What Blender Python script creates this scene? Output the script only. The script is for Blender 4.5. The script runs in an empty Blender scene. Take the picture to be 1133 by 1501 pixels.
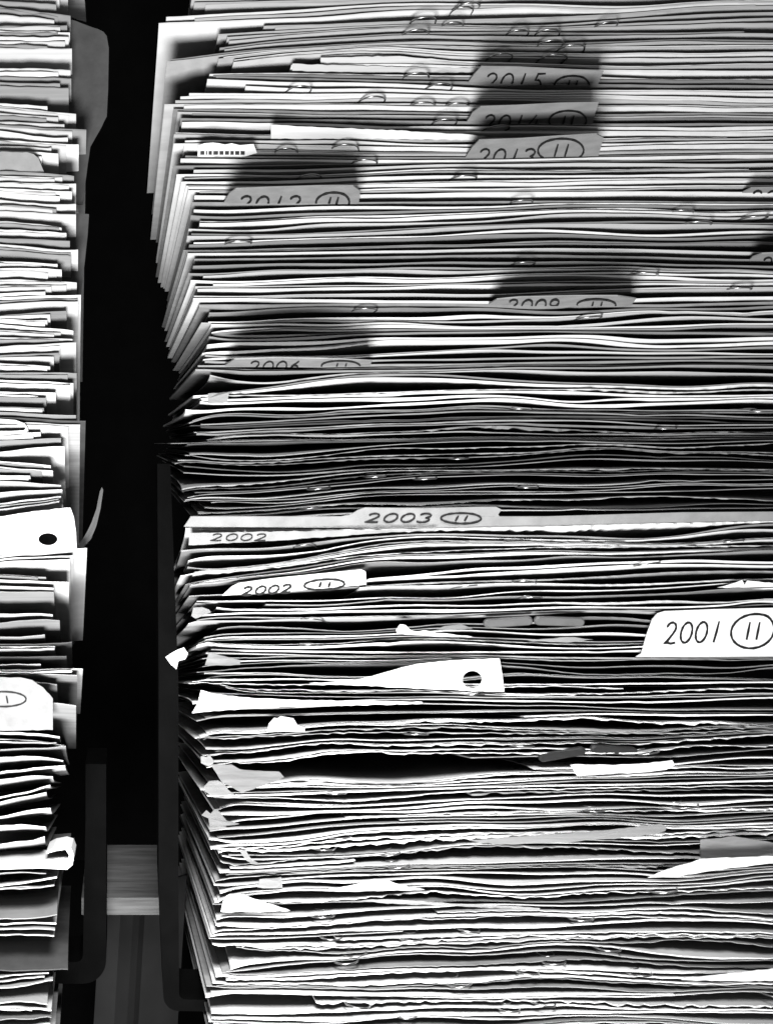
import bpy, math, random
import numpy as np
from mathutils import Vector
R = random.Random(7)
NR = np.random.RandomState(11)
scene = bpy.context.scene
C = scene.collection

# ------------------------------------------------------------------ camera, light, exposure
D = 0.32            # camera to the front plane of the stacks (m)
K = 0.00025         # metres per photo pixel on that front plane
CX, CY = 190.0, 650.0    # the photo pixel straight ahead of the camera
EYE = 0.36          # camera height above the shelf board
cam_d = bpy.data.cameras.new('camera')
cam = bpy.data.objects.new('camera', cam_d); C.objects.link(cam)
cam.location = (0, -D, EYE); cam.rotation_euler = (math.radians(90), 0, 0)
cam_d.sensor_fit = 'VERTICAL'; cam_d.sensor_height = 24.0
cam_d.lens = 24.0 * D / (1501 * K)
cam_d.shift_x = (566.5 - CX) / 1501
cam_d.shift_y = -(750.5 - CY) / 1501
cam_d.clip_start = 0.01; cam_d.clip_end = 20
scene.camera = cam

w = bpy.data.worlds.new('World'); scene.world = w; w.use_nodes = True
w.node_tree.nodes['Background'].inputs[0].default_value = (1, 1, 1, 1)
w.node_tree.nodes['Background'].inputs[1].default_value = 0.045

def area(name, loc, target, size, power, spread=180):
    d = bpy.data.lights.new(name, 'AREA'); d.shape = 'SQUARE'; d.size = size; d.energy = power; d.spread = math.radians(spread)
    o = bpy.data.objects.new(name, d); C.objects.link(o); o.location = loc
    o.rotation_euler = (Vector(target) - Vector(loc)).to_track_quat('-Z', 'Y').to_euler()
    return o
area('low_lamp', (-0.03, -0.31, EYE - 0.22), (0.06, 0.0, EYE + 0.10), 0.16, 0.92)
area('lower_fill', (0.03, -0.28, EYE + 0.20), (0.07, 0.0, EYE - 0.25), 0.13, 0.14, 50)  # added fill from above to brighten the lower sheets, not a known lamp
scene.view_settings.view_transform = 'Standard'; scene.view_settings.look = 'None'
scene.view_settings.exposure = 2.1; scene.view_settings.gamma = 1.0
scene.cycles.max_bounces = 4; scene.cycles.diffuse_bounces = 0; scene.cycles.glossy_bounces = 2

# ------------------------------------------------------------------ materials (all neutral: the place has no colour in it)
def mat(name, lo, hi, rough=0.8, noise=60.0, bump=0.1, stretch=(1, 1, 1), metal=0.0, spread=0.0, spec=0.25):
    m = bpy.data.materials.new(name); m.use_nodes = True
    nt = m.node_tree; N = nt.nodes; L = nt.links; b = N['Principled BSDF']
    b.inputs['Roughness'].default_value = rough; b.inputs['Metallic'].default_value = metal
    b.inputs['Specular IOR Level'].default_value = spec
    tc = N.new('ShaderNodeTexCoord'); mp = N.new('ShaderNodeMapping'); mp.inputs['Scale'].default_value = stretch
    nz = N.new('ShaderNodeTexNoise'); nz.inputs['Scale'].default_value = noise; nz.inputs['Detail'].default_value = 5
    L.new(tc.outputs['Object'], mp.inputs[0]); L.new(mp.outputs[0], nz.inputs['Vector'])
    mr = N.new('ShaderNodeMapRange'); mr.inputs[1].default_value = 0.3; mr.inputs[2].default_value = 0.7
    mr.inputs[3].default_value = lo; mr.inputs[4].default_value = hi
    L.new(nz.outputs[0], mr.inputs[0]); out = mr.outputs[0]
    if spread:
        oi = N.new('ShaderNodeObjectInfo'); m2 = N.new('ShaderNodeMapRange')
        m2.inputs[3].default_value = 1 - spread; m2.inputs[4].default_value = 1.0
        L.new(oi.outputs['Random'], m2.inputs[0])
        mu = N.new('ShaderNodeMath'); mu.operation = 'MULTIPLY'
        L.new(out, mu.inputs[0]); L.new(m2.outputs[0], mu.inputs[1]); out = mu.outputs[0]
    L.new(out, b.inputs['Base Color'])
    if bump:
        bp = N.new('ShaderNodeBump'); bp.inputs['Strength'].default_value = bump; bp.inputs['Distance'].default_value = 0.0004
        n2 = N.new('ShaderNodeTexNoise'); n2.inputs['Scale'].default_value = noise * 6; n2.inputs['Detail'].default_value = 3
        L.new(mp.outputs[0], n2.inputs['Vector']); L.new(n2.outputs[0], bp.inputs['Height']); L.new(bp.outputs[0], b.inputs['Normal'])
    return m
M = dict(
    paper=mat('white_paper', 0.56, 0.72, 0.85, 120, 0.15, (0.25, 1, 12), spread=0.30),
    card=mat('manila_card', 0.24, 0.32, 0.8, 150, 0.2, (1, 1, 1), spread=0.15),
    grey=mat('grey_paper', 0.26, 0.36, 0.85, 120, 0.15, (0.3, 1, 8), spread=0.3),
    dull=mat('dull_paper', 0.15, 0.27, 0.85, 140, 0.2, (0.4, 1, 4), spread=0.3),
    bright=mat('bright_paper', 0.74, 0.84, 0.85, 90, 0.15),
    dark=mat('dark_card', 0.05, 0.08, 0.7, 120, 0.2),
    ink=mat('ink', 0.008, 0.015, 0.6, 300, 0),
    wire=mat('steel_wire', 0.30, 0.38, 0.28, 200, 0, metal=1.0),
    plastic=mat('grey_plastic', 0.085, 0.11, 0.5, 200, 0.1),
    dplastic=mat('dark_plastic', 0.015, 0.022, 0.45, 200, 0.1),
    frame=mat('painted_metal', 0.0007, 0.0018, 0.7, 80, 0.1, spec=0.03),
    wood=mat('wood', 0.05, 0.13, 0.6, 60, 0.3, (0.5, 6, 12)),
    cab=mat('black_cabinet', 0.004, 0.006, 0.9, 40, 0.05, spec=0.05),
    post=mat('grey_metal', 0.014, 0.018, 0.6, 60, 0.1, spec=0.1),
)

# ------------------------------------------------------------------ helpers
def P(px, py, y=0.0):
    f = (D + y) / D
    return Vector(((px - CX) * K * f, y, EYE + (CY - py) * K * f))

def mesh_obj(name, verts, faces, m, parent=None, smooth=None):
    o0 = Vector(verts[0]) if parent is None else parent.matrix_world.translation.copy()
    me = bpy.data.meshes.new(name)
    me.from_pydata([tuple(Vector(v) - o0) for v in verts], [], faces)
    if smooth is not None:
        me.polygons.foreach_set('use_smooth', [bool(s) for s in smooth])
    me.materials.append(M[m]); me.update()
    o = bpy.data.objects.new(name, me); C.objects.link(o)
    if parent is None:
        o.location = o0
        o.matrix_world.translation = o0
    else:
        o.parent = parent; o.matrix_world.translation = o0
    return o

def join(objs, name, label):
    """thin sheets too slight to tell apart: one object of kind stuff"""
    V = []; F = []; MI = []; S = []; ms = []
    for o in objs:
        b = len(V); m = o.data.materials[0]
        if m not in ms: ms.append(m)
        V += [tuple(o.location + v.co) for v in o.data.vertices]
        for p in o.data.polygons: F.append(tuple(b + i for i in p.vertices)); MI.append(ms.index(m)); S.append(p.use_smooth)
    me = bpy.data.meshes.new(name); me.from_pydata(V, [], F)
    for m in ms: me.materials.append(m)
    me.polygons.foreach_set('material_index', MI); me.polygons.foreach_set('use_smooth', S); me.update()
    r = bpy.data.objects.new(name, me); C.objects.link(r); r['kind'] = 'stuff'; r['label'] = label
    for o in objs:
        d = o.data; bpy.data.objects.remove(o); bpy.data.meshes.remove(d)
    return r
def tag(o, label, cat, group=None):
    o['label'] = label; o['category'] = cat
    if group: o['group'] = group
    return o
def struct(o): o['kind'] = 'structure'; return o

def slab(name, top, bot, m, parent=None):
    """top/bot: (nx, ny, 3) grids; a closed sheet with its own edge faces"""
    nx, ny = top.shape[:2]
    V = [tuple(v) for v in top.reshape(-1, 3)] + [tuple(v) for v in bot.reshape(-1, 3)]
    n = nx * ny; F = []; S = []
    for i in range(nx - 1):
        for j in range(ny - 1):
            a = i * ny + j; b = a + 1; c = a + ny + 1; d = a + ny
            F.append((a, d, c, b)); S.append(1)
            F.append((n + a, n + b, n + c, n + d)); S.append(1)
    ring = [i * ny for i in range(nx)] + [(nx - 1) * ny + j for j in range(1, ny)] \
        + [i * ny + ny - 1 for i in range(nx - 2, -1, -1)] + [j for j in range(ny - 2, 0, -1)]
    base = len(V)
    for r in ring: V.append(V[r]); V.append(V[n + r])
    L = len(ring)
    for k in range(L):
        a = base + 2 * k; b = base + 2 * ((k + 1) % L)
        F.append((a, a + 1, b + 1, b)); S.append(0)
    return mesh_obj(name, V, F, m, parent, S)

def wave(xs, amp, scale):
    """smooth random profile along x"""
    n = len(xs); out = np.zeros(n)
    for k in range(4):
        fr = (k + 1) / scale * NR.uniform(0.6, 1.4)
        out += NR.uniform(-1, 1) / (k + 1) * np.sin(xs * fr * 2 * math.pi + NR.uniform(0, 6.28))
    return out * amp
def smooth(a, s):
    r = int(3 * s); k = np.exp(-0.5 * (np.arange(-r, r + 1) / s) ** 2); k /= k.sum()
    return np.convolve(np.pad(a, r, mode='edge'), k, mode='valid')

ORD = ['first', 'second', 'third', 'fourth', 'fifth', 'sixth', 'seventh', 'eighth', 'ninth', 'tenth', 'eleventh', 'twelfth',
       'thirteenth', 'fourteenth', 'fifteenth', 'sixteenth', 'seventeenth', 'eighteenth', 'nineteenth', 'twentieth',
       'twenty-first', 'twenty-second', 'twenty-third', 'twenty-fourth', 'twenty-fifth', 'twenty-sixth', 'twenty-seventh',
       'twenty-eighth', 'twenty-ninth', 'thirtieth']

# ------------------------------------------------------------------ RIGHT STACK: front edge heights, read along the front
XT = [250, 380, 580, 780, 950, 1133]
XB = [290, 410, 530, 680, 830, 980, 1133]
G = []      # (xs, ys, options)
def g(*ys, **o): G.append((XT if len(ys) == 6 else XB, list(ys), o))
g(-66, -70, -74, -78, -80, -82); g(-40, -48, -54, -58, -60, -62); g(-20, -28, -38, -45, -50, -50); g(-6, -8, -16, -24, -28, -26); g(4, 2, -4, -10, -14, -14)
g(18, 13, 6, 3, 1, -5, L=250); g(25, 18, 11, 6, 5, 0, L=286); g(30, 26, 17, 10, 9, 4, L=236); g(45, 38, 30, 32, 18, 8, L=391, E=1107, m='paper')
g(54, 46, 36, 38, 25, 17, L=315); g(62, 54, 42, 44, 32, 24, L=336); g(72, 60, 48, 50, 44, 38, L=318, E=1090); g(88, 71, 58, 62, 57, 54, L=249, m='card')
g(96, 76, 64, 70, 68, 66, L=330); g(101, 81, 70, 77, 76, 75, L=345); g(104, 86, 77, 86, 86, 86, L=338); g(106, 90, 82, 92, 94, 95, L=470, m='bright')
g(107, 95, 93, 100, 103, 104, L=428, m='bright'); g(108, 106, 110, 112, 114, 115, L=303); g(112, 112, 118, 122, 124, 126, L=320, tab='2015', m='card')
g(115, 118, 126, 130, 132, 135, L=300, m='bright'); g(128, 127, 131, 134, 136, 139, L=360); g(140, 138, 137, 140, 143, 145, L=272); g(147, 145, 144, 147, 149, 150, L=258)
g(153, 152, 152, 153, 154, 155, L=243); g(158, 160, 163, 165, 164, 165, L=252, m='card'); g(163, 166, 169, 171, 170, 170, L=262)
g(172, 175, 176, 180, 181, 181, L=262, tab='2014', m='card'); g(178, 181, 183, 185, 186, 186, L=262); g(184, 186, 190, 191, 191, 190, L=397, m='bright')
g(192, 195, 200, 203, 199, 196, L=256, E=1065); g(204, 205, 210, 214, 206, 203, L=268); g(210, 211, 215, 219, 213, 211, L=255); g(220, 220, 223, 225, 220, 218, L=288)
g(228, 229, 231, 230, 227, 224, L=275, tab='2013', m='card'); g(235, 236, 236, 234, 231, 229, L=262); g(242, 243, 239, 236, 234, 234, L=258); g(248, 249, 246, 243, 240, 239, L=282)
g(256, 258, 254, 249, 246, 245, L=262, E=1097); g(264, 265, 261, 256, 252, 251, L=270, m='bright'); g(272, 273, 268, 263, 262, 262, L=272, m='bright'); g(279, 281, 276, 272, 272, 272, L=282)
g(286, 288, 284, 281, 281, 281, L=290); g(296, 297, 296, 294, 295, 296, L=278, tab='2012', m='card')
g(304, 305, 303, 298, 298, 299, L=284); g(312, 313, 309, 305, 303, 303, L=280); g(322, 321, 316, 311, 310, 312, L=290); g(334, 333, 326, 319, 318, 322, L=278); g(343, 345, 336, 326, 325, 329, L=277)
g(352, 354, 345, 335, 336, 340, L=282); g(364, 364, 358, 353, 354, 359, L=270, m='card'); g(371, 371, 367, 364, 365, 370, L=278); g(380, 379, 375, 373, 376, 381, L=284, tab='2011', m='card')
g(388, 388, 385, 384, 385, 389, L=288); g(398, 400, 396, 393, 394, 396, L=282); g(410, 412, 409, 404, 404, 405, L=285); g(420, 421, 418, 413, 413, 413, L=282); g(430, 432, 429, 424, 422, 421, L=290)
def band(y0, rows):
    for r in rows:
        o = r[7] if len(r) > 7 else {}
        g(*[y0 + v / 3.777 for v in r[:7]], **o)
band(430, [
 (27, 30, 38, 42, 45, 22, 18, dict(L=278, m='bright')), (62, 60, 56, 57, 62, 60, 44, dict(L=290, tab='2009', m='card')), (85, 82, 72, 70, 72, 74, 60, dict(L=311)), (128, 118, 100, 90, 82, 82, 85, dict(L=303, m='bright')),
 (165, 160, 157, 155, 150, 138, 142, dict(L=306)), (190, 178, 172, 174, 168, 160, 162, dict(L=310)), (215, 200, 190, 193, 190, 190, 182, dict(L=308)), (235, 230, 212, 207, 202, 210, 208, dict(L=312)),
 (265, 252, 230, 222, 220, 222, 218, dict(L=308)), (290, 275, 262, 258, 243, 250, 240, dict(L=310)), (315, 308, 283, 272, 258, 282, 255, dict(L=294)), (342, 325, 310, 298, 295, 312, 285, dict(L=300)),
 (355, 348, 340, 325, 328, 338, 325, dict(L=298)), (378, 375, 368, 362, 350, 352, 345, dict(L=295)), (398, 398, 395, 388, 378, 368, 368, dict(L=294, tab='2006', m='card')), (420, 424, 410, 402, 395, 395, 395, dict(L=288)),
 (450, 450, 440, 430, 425, 425, 412, dict(L=286)), (495, 488, 462, 450, 440, 460, 450, dict(L=312)), (520, 512, 482, 470, 468, 488, 490, dict(L=308)), (545, 530, 512, 490, 488, 518, 520, dict(L=284)),
 (556, 552, 540, 527, 526, 540, 530, dict(L=300)), (595, 572, 562, 537, 540, 570, 558, dict(L=296)), (620, 600, 588, 572, 570, 585, 576, dict(L=290)), (648, 625, 605, 582, 580, 600, 590, dict(L=278)),
 (665, 645, 628, 612, 616, 625, 615, dict(L=288)), (680, 662, 640, 626, 634, 650, 638, dict(L=276)), (705, 693, 668, 655, 650, 662, 660, dict(L=292)), (738, 715, 690, 678, 666, 688, 686, dict(L=285)),
 (752, 728, 705, 692, 688, 702, 714, dict(L=300)), (772, 750, 733, 706, 702, 730, 732, dict(L=284)), (788, 765, 748, 722, 718, 742, 745, dict(L=290)), (800, 780, 768, 752, 748, 758, 758, dict(L=310)),
 (812, 795, 788, 775, 765, 774, 774, dict(L=300)), (822, 810, 805, 792, 790, 792, 790, dict(L=306))])
band(640, [
 (18, 12, 8, 5, 4, 15, 2, dict(L=256)), (38, 28, 22, 16, 12, 36, 12, dict(L=279)), (128, 112, 52, 32, 20, 52, 24, dict(L=279)), (148, 128, 70, 58, 45, 75, 40, dict(L=270)),
 (178, 160, 108, 78, 75, 100, 110, dict(L=262)), (200, 185, 148, 115, 95, 112, 140, dict(L=262)), (220, 205, 162, 150, 122, 130, 155, dict(L=274)), (245, 220, 175, 164, 142, 152, 166, dict(L=272)),
 (275, 252, 190, 184, 178, 174, 180, dict(L=266)), (300, 272, 205, 200, 192, 192, 192, dict(L=266)), (325, 290, 222, 216, 206, 205, 206, dict(L=282)), (336, 305, 250, 242, 222, 222, 220, dict(L=280)),
 (354, 325, 272, 266, 245, 250, 232, dict(L=268)), (380, 350, 288, 282, 262, 275, 248, dict(L=272)), (390, 372, 305, 300, 288, 288, 265, dict(L=305)), (402, 388, 325, 316, 310, 306, 280, dict(L=300)),
 (420, 408, 350, 340, 345, 338, 325, dict(L=296)), (432, 424, 380, 372, 368, 368, 350, dict(L=290)),
 (500, 502, 505, 500, 486, 470, 462, dict(L=274, tab='2003', m='card', s=1)), (520, 524, 516, 510, 494, 480, 474, dict(L=272, m='bright', s=1)), (595, 582, 560, 542, 526, 512, 488, dict(L=270, s=1, m='card')), (662, 632, 576, 560, 546, 538, 515, dict(L=276, s=1)),
 (700, 662, 600, 582, 562, 556, 548, dict(L=276, s=1)), (715, 688, 618, 595, 575, 575, 562, dict(L=280, s=1)), (738, 708, 634, 612, 590, 592, 580, dict(L=270, s=1)), (760, 725, 650, 628, 606, 606, 602, dict(L=284, s=1)),
 (788, 750, 685, 650, 628, 628, 622, dict(L=270, s=1)), (808, 772, 708, 675, 648, 652, 642, dict(L=280, s=1)), (850, 830, 788, 745, 706, 692, 698, dict(L=545, s=1)), (882, 860, 825, 800, 788, 745, 745, dict(L=281, s=1, tab='2002', m='card'))])
band(850, [
 (105, 90, 42, 28, 20, 45, 40, dict(L=300, s=1)), (122, 112, 92, 56, 45, 58, 55, dict(L=284, s=1)), (152, 148, 126, 100, 90, 96, 90, dict(L=296, s=1)), (174, 170, 156, 130, 112, 118, 108, dict(L=318, s=1)),
 (194, 188, 182, 155, 132, 148, 130, dict(L=300, s=1, m='bright')), (215, 212, 204, 188, 158, 172, 155, dict(L=285, s=1)), (242, 238, 236, 215, 202, 208, 205, dict(L=318, s=1)), (296, 266, 252, 234, 250, 248, 250, dict(L=298, s=1)),
 (316, 300, 268, 285, 284, 290, 288, dict(L=300, s=1)), (330, 320, 296, 304, 300, 305, 305, dict(L=294, s=1)), (344, 342, 322, 322, 322, 325, 325, dict(L=295, s=1)), (354, 366, 344, 342, 346, 346, 350, dict(L=292, s=1, m='bright')),
 (380, 392, 398, 396, 398, 382, 384, dict(L=310, s=1)), (398, 410, 422, 412, 430, 430, 430, dict(L=300, s=1, tab='2001', m='card')), (440, 438, 435, 430, 444, 440, 440, dict(L=295, s=1)), (468, 464, 455, 445, 462, 468, 460, dict(L=304, s=1)),
 (485, 480, 472, 458, 488, 488, 483, dict(L=295, s=1)), (505, 500, 495, 490, 532, 518, 500, dict(L=290, s=1)), (530, 530, 536, 545, 555, 540, 545, dict(L=300, s=1)), (550, 546, 552, 572, 578, 570, 560, dict(L=282, s=1, m='bright')),
 (575, 566, 568, 590, 592, 598, 590, dict(L=276, s=1)), (608, 600, 600, 618, 626, 622, 620, dict(L=320, s=1)), (640, 645, 660, 652, 660, 664, 660, dict(L=294, s=1)), (715, 688, 680, 680, 688, 696, 690, dict(L=282, s=1, m='bright')),
 (735, 722, 702, 700, 704, 720, 715, dict(L=310, s=1)), (758, 752, 736, 732, 722, 736, 740, dict(L=290, s=1)), (776, 770, 768, 766, 745, 752, 758, dict(L=300, s=1, m='bright')), (806, 806, 794, 786, 770, 790, 778, dict(L=290, s=1, m='bright'))])
band(1060, [
 (24, 22, 12, 14, 22, 20, 0, dict(L=292, s=1)), (75, 50, 30, 36, 42, 40, 15, dict(L=288, s=1)), (88, 66, 48, 52, 58, 58, 32, dict(L=300, s=1)), (152, 130, 105, 76, 64, 75, 55, dict(L=296, s=1)),
 (166, 150, 146, 126, 92, 90, 72, dict(L=300, s=1)), (214, 196, 165, 152, 112, 112, 105, dict(L=292, s=1)), (228, 212, 182, 172, 140, 148, 125, dict(L=305, s=1)), (242, 232, 202, 190, 178, 190, 136, dict(L=310, s=1)),
 (262, 262, 260, 245, 228, 236, 170, dict(L=345, s=1)), (290, 290, 280, 268, 262, 252, 205, dict(L=306, s=1, m='bright')), (314, 314, 308, 298, 286, 272, 235, dict(L=322, s=1, m='bright')), (342, 336, 330, 316, 302, 292, 260, dict(L=300, s=1)),
 (388, 374, 352, 338, 318, 312, 285, dict(L=318, s=1)), (400, 390, 370, 356, 340, 335, 310, dict(L=306, s=1)), (412, 408, 394, 372, 362, 358, 335, dict(L=312, s=1)), (430, 430, 418, 392, 382, 382, 364, dict(L=310, s=1)),
 (456, 458, 440, 420, 408, 406, 392, dict(L=326, s=1)), (480, 480, 458, 440, 428, 430, 412, dict(L=320, s=1)), (515, 515, 482, 462, 446, 450, 436, dict(L=312, s=1, m='bright')), (530, 526, 500, 480, 466, 466, 452, dict(L=335, s=1)),
 (550, 545, 515, 498, 490, 482, 470, dict(L=318, s=1)), (570, 560, 528, 514, 508, 505, 486, dict(L=312, s=1)), (604, 594, 560, 532, 522, 528, 502, dict(L=300, s=1)), (614, 606, 576, 548, 542, 546, 518, dict(L=322, s=1)),
 (648, 648, 600, 570, 558, 562, 545, dict(L=312, s=1)), (662, 664, 620, 588, 574, 578, 560, dict(L=306, s=1)), (692, 688, 642, 612, 592, 602, 580, dict(L=318, s=1)), (706, 704, 665, 630, 610, 632, 600, dict(L=322, s=1)),
 (735, 735, 700, 660, 640, 658, 622, dict(L=330, s=1)), (768, 762, 730, 692, 670, 685, 650, dict(L=318, s=1)), (798, 788, 760, 722, 700, 704, 690, dict(L=334, s=1)), (816, 806, 776, 750, 730, 724, 715, dict(L=328, s=1))])
band(1270, [
 (30, 20, 0, -20, -30, -30, -50, dict(L=338, s=1)), (48, 32, 12, 2, -8, 0, -22, dict(L=330, s=1)), (76, 50, 30, 20, 12, 28, -6, dict(L=318, s=1)), (100, 84, 60, 44, 32, 60, 10, dict(L=316, s=1)), (116, 105, 90, 76, 72, 80, 26, dict(L=322, s=1)),
 (146, 136, 128, 112, 105, 96, 45, dict(L=334, s=1)), (156, 152, 140, 136, 124, 110, 66, dict(L=320, s=1)), (184, 186, 178, 154, 150, 136, 100, dict(L=312, s=1)), (206, 204, 190, 190, 200, 156, 128, dict(L=308, s=1)),
 (268, 262, 225, 215, 225, 200, 180, dict(L=312, s=1)), (288, 284, 268, 252, 248, 250, 256, dict(L=320, s=1)), (302, 300, 290, 272, 264, 274, 282, dict(L=312, s=1)), (322, 314, 304, 290, 284, 298, 296, dict(L=308, s=1)),
 (376, 378, 358, 330, 318, 314, 320, dict(L=306, s=1)), (396, 390, 376, 352, 342, 340, 334, dict(L=312, s=1)), (428, 412, 402, 376, 368, 354, 366, dict(L=314, s=1)), (442, 438, 424, 400, 384, 386, 384, dict(L=308, s=1)),
 (468, 466, 440, 424, 400, 402, 398, dict(L=355, s=1)), (482, 478, 462, 440, 418, 436, 442, dict(L=348, s=1)), (555, 532, 508, 462, 436, 480, 484, dict(L=340, s=1)), (580, 560, 524, 490, 452, 500, 502, dict(L=324, s=1)),
 (602, 588, 546, 514, 500, 545, 552, dict(L=330, s=1)), (616, 604, 574, 566, 556, 588, 578, dict(L=318, s=1)), (632, 622, 600, 588, 584, 632, 622, dict(L=326, s=1, m='bright')), (665, 655, 630, 604, 602, 652, 648, dict(L=310, s=1, m='bright')),
 (682, 676, 650, 632, 632, 676, 684, dict(L=320, s=1)), (706, 692, 664, 660, 654, 708, 708, dict(L=305, s=1)), (726, 716, 690, 688, 692, 726, 730, dict(L=312, s=1, m='bright')), (738, 732, 716, 710, 712, 744, 746, dict(L=304, s=1)),
 (776, 762, 746, 746, 748, 768, 772, dict(L=332, s=1)), (792, 782, 770, 770, 774, 790, 790, dict(L=312, s=1, m='bright')), (836, 816, 800, 792, 806, 828, 814, dict(L=306, s=1)), (856, 846, 822, 816, 828, 848, 840, dict(L=310, s=1)),
 (874, 862, 842, 846, 850, 866, 866, dict(L=318, s=1)), (905, 900, 880, 880, 885, 895, 895, dict(L=312, s=1)), (940, 935, 915, 915, 920, 930, 930, dict(L=312, s=1)), (980, 975, 960, 955, 960, 965, 965, dict(L=306, s=1))])

XS = np.arange(200, 1400, 8.0)
rows = []
for xs, ys, o in G:
    y = smooth(np.interp(XS, xs, ys), 5.5)
    sl = (ys[1] - ys[0]) / (xs[1] - xs[0])
    m = XS < xs[0]
    y = np.where(m, y + 0.5 * np.clip(sl, -0.25, 0.25) * (XS - xs[0]), y)
    rows.append([y, dict(o)])
# loose sheets lying close under or over the traced ones
full = []
for i, (y, o) in enumerate(rows):
    full.append([y, o])
    if i + 1 < len(rows):
        gap = rows[i + 1][0] - y; gm = float(np.mean(gap[14:117]))
        if gm > (6.5 if y.mean() < 430 or y.mean() > 1000 else 9) and not o.get('tab') and R.random() < 0.62 and len(rows) + sum(1 for r in full if r[1].get('fill')) < 262:
            up = not rows[i + 1][1].get('s') or y.mean() < 980
            t = R.uniform(0.18, 0.34) if up else R.uniform(0.66, 0.84)
            o2 = dict(fill=True, L=o.get('L', 290) + R.uniform(-12, 30), m=R.choice(['paper', 'paper', 'grey', 'bright']))
            if o.get('s') and rows[i + 1][1].get('s'): o2['s'] = 1
            full.append([y + gap * t + wave(XS, min(0.12 * gm, 1.2), 500), o2])
# paper bunches and parts: share each run of gaps out unevenly along the front, with dents and dog-eared left ends
anch = [0]
for i in range(1, len(full)):
    if full[i][1].get('tab') or (i < len(full) - 1 and full[i + 1][1].get('tab')) or i - anch[-1] >= 7 or bool(full[i][1].get('s')) != bool(full[i - 1][1].get('s')) or i == len(full) - 1: anch.append(i)
for a, b in zip(anch[:-1], anch[1:]):
    if b - a < 2: continue
    ya = full[a][0]; tot = full[b][0] - ya
    gaps = []
    for i in range(a, b):
        gg = np.maximum(full[i + 1][0] - full[i][0], 0.8)
        am = 0.55 if ya.mean() < 420 else 0.85
        gaps.append(gg * np.exp(wave(XS, am, 900) + R.uniform(-am, am) * 0.8))
    sm = sum(gaps); acc = ya.copy()
    for i in range(a, b - 1):
        acc = acc + gaps[i - a] / sm * tot
        full[i + 1][0] = acc.copy()
for i in range(len(full)):
    o = full[i][1]; ym = full[i][0].mean()
    y = full[i][0] + wave(XS, 0.5, 420)
    if ym > 430:
        for _ in range(R.choice([0, 0, 1, 1, 2, 3])):
            c = R.uniform(280, 1150); y = y + R.uniform(-1.8, 1.8) * np.exp(-((XS - c) / R.uniform(8, 40)) ** 2)
        if not o.get('tab'):
            x0 = o.get('L', 290); u = np.clip((x0 + 38 - XS) / 38, 0, 1.3); y = y + R.choice([0, 0, -5, 4, 7, -8]) * (0.5 if ym < 850 else 1) * u ** 2
    if i: y = np.maximum(y, full[i - 1][0] + 1.5)
    full[i][0] = y

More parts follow.
